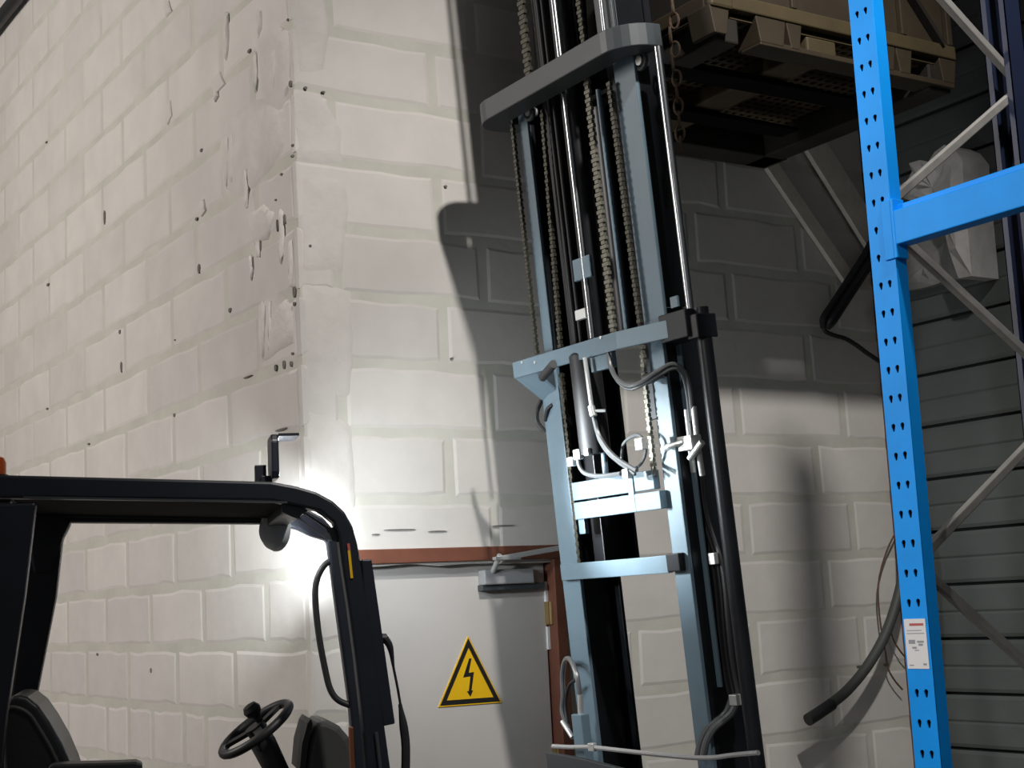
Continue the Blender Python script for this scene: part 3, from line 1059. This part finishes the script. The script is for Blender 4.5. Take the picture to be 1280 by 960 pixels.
RO = .14
outer = [(UW1, UU1)] + arc(UW0 + RO, UU1 - RO, RO, 90, 180) + arc(UW0 + RO, UU0 + RO, RO, 180, 270) + [(UWN, UU0)]
RI = .05
kk = .11
inner = [(UWN, UU0 + kk)] + arc(UW0 + kk + RI, UU0 + kk + RI, RI, 270, 180) + arc(UW0 + kk + RI, UU1 - kk - RI, RI, 180, 90) + [(UW1, UU1 - kk)]
b = KB()
b.prism(outer + inner, lambda p: (p[0], p[1], 3.775), lambda p: (p[0], p[1], 3.86))
tm = b.build('cross_member', 'slated', fk, bevel=.004)
for p, wv in (((662, 140), .0), ((801, 76), .02)):
    q = ml(p, wv)
    KB().torus(q, (1, 0, 0), .030, .009, 20, 8).build('bearing', 'slated', tm, smooth=True)
    KB().cyl(q - Vector((.012, 0, 0)), q + Vector((.03, 0, 0)), .018, 12).build('bearing_pin', 'zinc', tm, smooth=True)


# hoses
def hose(name, pts, r, m='hose', k=6):
    return KB().tube(smooth_path(pts, k), r, 8).build(name, m, fk, smooth=True)


hp = [ml(p, w) for p, w in (((760, 436), -.09), ((763, 458), -.10), ((772, 474), -.11), ((787, 482), -.11), ((803, 477), -.10), ((822, 464), -.08), ((840, 455), -.04), ((854, 463), 0), ((862, 484), .03), ((866, 520), .05))]
hose('hydraulic_hose', hp, .0085)
hp = [ml((p[0] + 1, p[1] + 6), w) for p, w in (((762, 436), -.08), ((766, 460), -.09), ((775, 474), -.10), ((788, 480), -.10), ((804, 474), -.09), ((824, 462), -.07), ((842, 454), -.03), ((852, 462), .0), ((858, 484), .03), ((862, 520), .05))]
hose('hydraulic_hose', hp, .0075)
KB().tube([ml((808, 474), -.05), ml((832, 466), -.045)], [.022, .014], 10).build('hose_end', 'plastic', fk, smooth=True)
for p0, p1, r in (((858, 512), (862, 545), .011), ((867, 508), (871, 545), .011)):
    KB().cyl(ml(p0, .05), ml(p1, .05), r, 10).build('hose_fitting', 'zinc', fk, smooth=True)
vb = KB()
c = ml((864, 552), .04)
vb.box((c.x - .03, c.y - .035, c.z - .03), (c.x + .02, c.y + .045, c.z + .022))
vb.cyl(ml((832, 560), .0), ml((856, 552), .02), .014, 10)
vb.cyl(ml((862, 574), .02), ml((878, 552), .03), .013, 10)
vb.build('valve_block', 'zinc', fk, bevel=.003)
for p0, p1 in (((863, 560), (867, 590)), ((873, 562), (878, 594))):
    KB().cyl(ml(p0, .04), ml(p1, .06), .011, 10).build('hose_fitting', 'zinc', fk, smooth=True)
for dx, m in ((0, 'rubber'), (6, 'rubber'), (11, 'rubber')):
    hp = [ml((p[0] + dx, p[1]), .09) for p in ((866, 588), (868, 620), (874, 650), (884, 680), (891, 703), (896, 740), (899, 780), (903, 820), (908, 850), (914, 876))]
    hose('mast_hose', hp, .0085, m, 4)
for dx in (0, 7):
    hp = [ml((p[0] + dx, p[1]), w) for p, w in (((915, 872), .09), ((908, 890), .06), ((895, 902), .03), ((884, 912), -.01), ((876, 928), -.04), ((872, 945), -.06))]
    hose('mast_hose', hp, .0125, 'hose', 5)
KB().box(ml((895, 695), .08) + Vector((-.02, -.012, -.028)), ml((895, 695), .08) + Vector((.0, .02, .012))).build('hose_clamp', 'white', fk, bevel=.002)
q = ml((921, 874), .08)
KB().box(q + Vector((-.02, -.02, -.02)), q + Vector((.01, .02, .018))).build('hose_clamp', 'zinc', fk, bevel=.003)
# hoses at the centre
hp = [ml(p, w) for p, w in (((731, 447), -.12), ((735, 475), -.12), ((740, 512), -.12))]
hose('hydraulic_hose', hp, .0085, 'zinc')
KB().cyl(ml((739, 508), -.12), ml((742, 520), -.12), .014, 10).build('hose_fitting', 'zinc', fk, smooth=True)
KB().cyl(ml((742, 514), -.12), ml((757, 513), -.09), .006, 8).build('hose_fitting', 'zinc', fk, smooth=True)
hp = [ml(p, -.11) for p in ((742, 520), (747, 540), (757, 558), (770, 572), (785, 582), (796, 588))]
hose('hydraulic_hose', hp, .0085)
hp = [ml((p[0] + 2, p[1] + 9), -.10) for p in ((742, 520), (747, 540), (757, 556), (770, 568), (784, 578), (792, 584))]
hose('hydraulic_hose', hp, .0065)
hp = [ml(p, -.10) for p in ((722, 572), (725, 584), (732, 592), (746, 595), (762, 594), (776, 592))]
hose('hydraulic_hose', hp, .0085)
hp = [ml(p, -.06) for p in ((777, 574), (779, 556), (788, 547), (798, 544), (806, 552), (807, 566), (801, 580), (790, 588))]
hose('hydraulic_hose', hp, .006, 'hose')
for p, s in (((723, 568), .02), ((801, 555), .022), ((735, 565), .014), ((715, 577), .018), ((784, 592), .018)):
    q = ml(p, -.10)
    KB().box(q + Vector((-.012, -s, -s)), q + Vector((.012, s, s))).build('hose_fitting', 'zinc', fk, bevel=.004)
KB().cyl(ml((752, 530), -.02), ml((757, 592), -.02), .012, 10).build('guide_rod', 'slate', fk, smooth=True)
hp = [ml(p, w) for p, w in (((677, 500), .0), ((671, 515), -.02), ((672, 528), -.02), ((681, 540), .0))]
hose('mast_hose', hp, .010, 'rubber')
hp = [ml(p, w) for p, w in (((690, 506), .0), ((684, 512), -.01), ((682, 526), .0))]
hose('mast_hose', hp, .008, 'rubber')
# low hoses at the far rail, cover plate and white pipe at the bottom
hp = [ml(p, w) for p, w in (((726, 895), -.07), ((725, 872), -.08), ((721, 845), -.08), ((713, 825), -.06), ((706, 826), -.04), ((703, 845), -.03), ((704, 870), -.04), ((703, 890), -.05), ((711, 912), -.07))]
hose('mast_hose', hp, .010, 'hose')
hp = [ml(p, w) for p, w in (((719, 850), -.05), ((711, 858), -.05), ((707, 880), -.05), ((710, 905), -.06))]
hose('mast_hose', hp, .007, 'rubber')
KB().cyl(ml((725, 868), -.08), ml((726, 896), -.08), .011, 10).build('hose_fitting', 'zinc', fk, smooth=True)
KB().cyl(ml((703, 902), -.07), ml((716, 922), -.08), .010, 10).build('hose_fitting', 'zinc', fk, smooth=True)
KB().box((-.10, .21, 1.12), (-.06, .275, 1.375)).build('pipe_post', 'slate', fk, bevel=.003)
KB().prism([(.445, 1.225), (.20, 1.215), (-.45, 1.155), (-.70, 1.19), (-.70, .6), (.445, .6)], lambda p: (-.125, p[0], p[1]), lambda p: (-.105, p[0], p[1])).build('cover_plate', 'slated', fk, bevel=.003)
hp = [ml(p, -.13) for p in ((691, 933), (715, 934), (738, 934), (775, 938), (820, 943), (865, 947), (893, 947), (915, 944), (948, 941))]
hose('white_pipe', hp, .0085, 'closer', 4)
q = ml((741, 934), -.13)
KB().box(q + Vector((-.012, -.018, -.014)), q + Vector((.008, .018, .016))).build('hose_fitting', 'zinc', fk, bevel=.003)
# fork carriage and forks
rail('carriage', 'grease', [((.22, -.33, 3.82), (.26, .33, 3.92)), ((.22, -.33, 4.28), (.26, .33, 4.38)), ((.21, -.28, 3.78), (.26, -.22, 4.45)), ((.21, .20, 3.78), (.26, .26, 4.45))])
for y in (4.30, 4.72):
    b = MB()
    b.prism([(3.50, 3.712), (3.50, 4.20), (3.55, 4.20), (3.55, 3.752), (4.72, 3.735), (4.72, 3.722)], lambda p: (p[0], y, p[1]), lambda p: (p[0], y + .12, p[1]))
    b.build('fork', 'matte', fk, bevel=.004)

# ================================================================ LOAD ON THE FORKS
px0, px1, py0, py1 = 3.585, 4.945, 4.0, 5.2
zd = 3.815
pb = empty('pallet_box', ((px0 + px1) / 2, (py0 + py1) / 2, 3.70))
tag(pb, 'dusty olive brown slatted pallet box raised on the forks beside the mast', 'pallet box')


def lattice(name, x0, x1, y0, y1, z, parent, m, step=.045, bar=.018):
    b = MB()
    n = int((x1 - x0) / step)
    for i in range(n + 1):
        x = x0 + i * (x1 - x0) / n
        b.box((x - bar / 2, y0, z), (x + bar / 2, y1, z + .012))
    n = int((y1 - y0) / step)
    for i in range(n + 1):
        y = y0 + i * (y1 - y0) / n
        b.box((x0, y - bar / 2, z + .001), (x1, y + bar / 2, z + .011))
    o = b.build(name, m, parent)
    tag(o, kind='stuff')
    return o


lattice('deck_mesh', px0 + .03, px1 - .03, py0 + .03, py1 - .03, zd, pb, 'olivel')
MB().box((px0 + .2, py0 + .1, zd + .06), (px1 - .1, py1 - .1, zd + .07)).build('inner_floor', 'olived', pb)
# skids along Y
for x0, x1, m, z0 in ((3.62, 3.74, 'olived', 3.715), (4.10, 4.26, 'olivel', 3.745), (4.80, 4.93, 'olived', 3.70)):
    MB().box((x0, py0 + .02, z0), (x1, py1, zd)).build('skid', m, pb, bevel=.008)
MB().box((px0 + .2, py1 - .16, 3.70), (px1, py1, 3.775)).build('rear_board', 'olived', pb, bevel=.006)
MB().box((px0, py1 - .16, 3.70), (px0 + .2, py1, 3.745)).build('rear_board', 'olived', pb, bevel=.006)
# feet of the near side: hollow blocks
for x0, x1 in ((3.60, 3.66), (3.83, 3.95), (3.99, 4.035), (4.50, 4.56), (4.60, 4.66), (4.86, 4.93)):
    MB().prism([(x0 - .02, zd + .03), (x1 + .02, zd + .03), (x1, 3.735), (x0, 3.735)], lambda p: (p[0], py0 - .004, p[1]), lambda p: (p[0], py0 + .13, p[1])).build('foot_block', 'olive', pb, bevel=.004)
MB().box((3.83, py0 - .002, 3.725), (4.50, py0 + .11, 3.748)).build('foot_rail', 'olive', pb, bevel=.004)
MB().box((4.50, py0 - .002, 3.715), (4.93, py0 + .11, 3.740)).build('foot_rail', 'olive', pb, bevel=.004)
# rim and walls
MB().box((px0, py0 - .012, zd + .025), (px1, py0 + .03, zd + .085)).build('rim', 'olivel', pb, bevel=.006)
MB().box((px0, py0 + .03, zd + .025), (px0 + .04, py1, zd + .085)).box((px1 - .04, py0 + .03, zd + .025), (px1, py1, zd + .085)).box((px0, py1 - .04, zd + .025), (px1, py1, zd + .085)).build('rim', 'olive', pb, bevel=.006)
ZB = 4.75
MB().box((px0 + .13, py0 + .0, zd + .085), (4.36, py0 + .025, ZB)).build('side_panel', 'olive', pb, bevel=.003)
MB().box((4.36, py0 + .012, zd + .085), (px1 - .02, py0 + .03, 4.16)).build('side_panel', 'olive', pb, bevel=.003)
for x in (3.60, 3.72, 4.0, 4.36, 4.62, 4.90):
    MB().box((x, py0 - .014, zd + .085), (x + .03, py0 + .012, ZB)).build('rib', 'olive', pb, bevel=.004)
MB().bar((4.63, py0 - .006, 4.16), (4.86, py0 - .006, zd + .08), .02, .045, up=(0, 1, 0)).build('rib', 'olived', pb)
MB().box((px0 + .01, py0 + .03, zd + .085), (px0 + .03, py1 - .03, ZB)).build('side_panel', 'olived', pb)
MB().box((px0 + .01, py1 - .03, zd + .085), (px1 - .01, py1 - .01, ZB)).build('side_panel', 'olived', pb)
MB().box((px1 - .03, py0 + .03, zd + .085), (px1 - .01, py1 - .03, ZB)).build('side_panel', 'olived', pb)
for i in range(9):
    x = 4.66 + i * .030
    MB().bar((x, py0 + .0, 4.13), (x + rnd.uniform(-.02, .02), py0 + .0, ZB), .012, .012).build('cage_bar', 'galv', pb)
# bottom-front corner block with round hole seen left of the rim
MB().box((px0 - .005, py0 - .015, zd + .02), (px0 + .11, py0 + .02, zd + .19)).build('corner_block', 'olivel', pb, bevel=.012)

# chain hanging beside the mast
hc = empty('hanging_chain', at((850, 108), 1, 3.94))
tag(hc, 'short rusty link chain hanging between mast and pallet box', 'chain')
pts = [(841, 8), (843, 26), (838, 44), (844, 62), (841, 80), (846, 98), (846, 116), (848, 133), (849, 150), (850, 167), (851, 181)]
for i, p in enumerate(pts):
    c = at(p, 1, 3.93)
    nr = Vector((.7, -.7, 0)) if i % 2 == 0 else Vector((.9, .45, 0))
    xd = Vector((0, 0, 1))
    MB().torus(c, nr, .017, .0052, 16, 6, sx=1.75, xdir=xd).build('link', 'rust', hc, smooth=True)

# ================================================================ THINGS ON THE RIGHT-HAND WALLS
def stripe(p, q, w, y, label):
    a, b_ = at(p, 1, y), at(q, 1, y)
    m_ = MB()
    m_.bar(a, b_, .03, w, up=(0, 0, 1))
    o = m_.build('diagonal_stripe', 'stripe_col', bevel=.004)  # pale bar laid slantwise on the block wall
    tag(o, label, 'stripe')
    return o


stripe((962, 205), (1068, 360), .085, YW - .02, 'pale narrow diagonal stripe against the block wall, left of two')
stripe((1008, 165), (1092, 300), .16, YW - .03, 'pale wide diagonal stripe against the block wall, just left of the blue upright')

# black cable bundle
cb = empty('cable_bundle', at((1030, 395), 1, 5.42))
tag(cb, 'thick black cable bundle bent against the wall left of the blue upright', 'cable')
for i, (dx, dy) in enumerate(((0, 0), (-5, 2), (5, 3), (2, -5), (9, 6))):
    P = [at((p[0] + dx, p[1] + dy), 1, 5.40 - .012 * (i % 3)) for p in ((1096, 296), (1084, 318), (1062, 352), (1045, 378), (1034, 395))]
    P.append(at((1031 + dx * .4, 408 + dy * .3), 1, 5.42))
    MB().tube(smooth_path(P, 4), .017, 8).build('cable', 'rubber', cb, smooth=True)
P = [at(p, 1, 5.43) for p in ((1030, 400), (1031, 413), (1042, 419), (1056, 423), (1070, 431), (1082, 440), (1100, 452))]
MB().tube(smooth_path(P, 4), [.010] * 8 + [.013] * 30, 8).v and MB().tube(smooth_path(P, 4), .012, 8).build('cable', 'rubber', cb, smooth=True)
# big rubber hose end
hs = empty('rubber_hose', at((1012, 900), 1, 5.30))
tag(hs, 'thick dark grey rubber hose end curving down from behind the blue upright', 'hose')
P = [at(p, 1, 5.465 if p[1] < 600 else (5.40 if p[1] < 650 else 5.30)) for p in ((1116, 560), (1124, 610), (1132, 690), (1124, 740), (1108, 790), (1086, 830), (1060, 862), (1036, 882))]
MB().tube(smooth_path(P, 5), .026, 12).build('hose_body', mat('grey_rubber', (.055, .058, .052), .6), hs, smooth=True)
P = [at(p, 1, 5.30) for p in ((1040, 880), (1024, 891), (1010, 900))]
MB().tube(smooth_path(P, 4), .030, 12).build('hose_end', 'rubber', hs, smooth=True)
# thin wires
for pts, lab in ((((1125, 655), (1108, 690), (1098, 730), (1100, 775), (1106, 810), (1110, 835), (1118, 850), (1128, 862)), 'thin brown wire looping on the wall edge, left of two'),
                 (((1112, 780), (1116, 798), (1124, 812), (1132, 822)), 'short thin wire across the wall edge, above the hose')):
    P = [at(p, 1, 5.45) for p in pts]
    o = MB().tube(smooth_path(P, 4), .005, 6).build('wire', 'rusty', smooth=True)
    tag(o, lab, 'wire')

# crumpled grey sheet and its lower flap on the cladding wall
sh = MB()
SX = PX - .20


def sheet(px, name, label, m, depth, amp, parent=None):
    P = [at(p, 0, SX) for p in px]
    c = sum(P, Vector()) / len(P)
    n = len(P)
    b = MB()
    ring = [P]
    for k in (.7, .35):
        ring.append([c + (q - c) * k + Vector((-amp * rnd.uniform(.2, 1.2), 0, 0)) for q in P])
    vs = [q for r_ in ring for q in r_] + [c + Vector((-amp * .6, 0, 0))] + [q + Vector((depth, 0, 0)) for q in P]
    fs = []
    for i in range(n):
        j = (i + 1) % n
        fs += [(i, j, n + j, n + i), (n + i, n + j, 2 * n + j, 2 * n + i), (2 * n + i, 2 * n + j, 3 * n)]
        fs.append((i, j, 3 * n + 1 + j, 3 * n + 1 + i))
    fs.append(tuple(range(3 * n + 1, 4 * n + 1)))
    b.add(vs, fs)
    o = b.build(name, m, parent)
    tag(o, label, None if parent else 'sheet')
    return o


ts = sheet([(1122, 232), (1134, 226), (1140, 214), (1136, 204), (1150, 200), (1160, 203), (1168, 190), (1180, 181), (1192, 186), (1203, 200), (1204, 222), (1215, 345), (1198, 348), (1190, 300), (1172, 262), (1130, 248)],
      'torn_sheet', 'crumpled pale grey torn sheet on the cladding behind the blue beam', 'tarp', .20, .03)
SX = PX - .055
sheet([(1112, 290), (1150, 285), (1196, 290), (1206, 348), (1184, 350), (1168, 356), (1150, 361), (1126, 364), (1114, 362)],
      'lower_flap', 'flat grey flap with ragged lower edge', 'galv', .05, .02, ts)
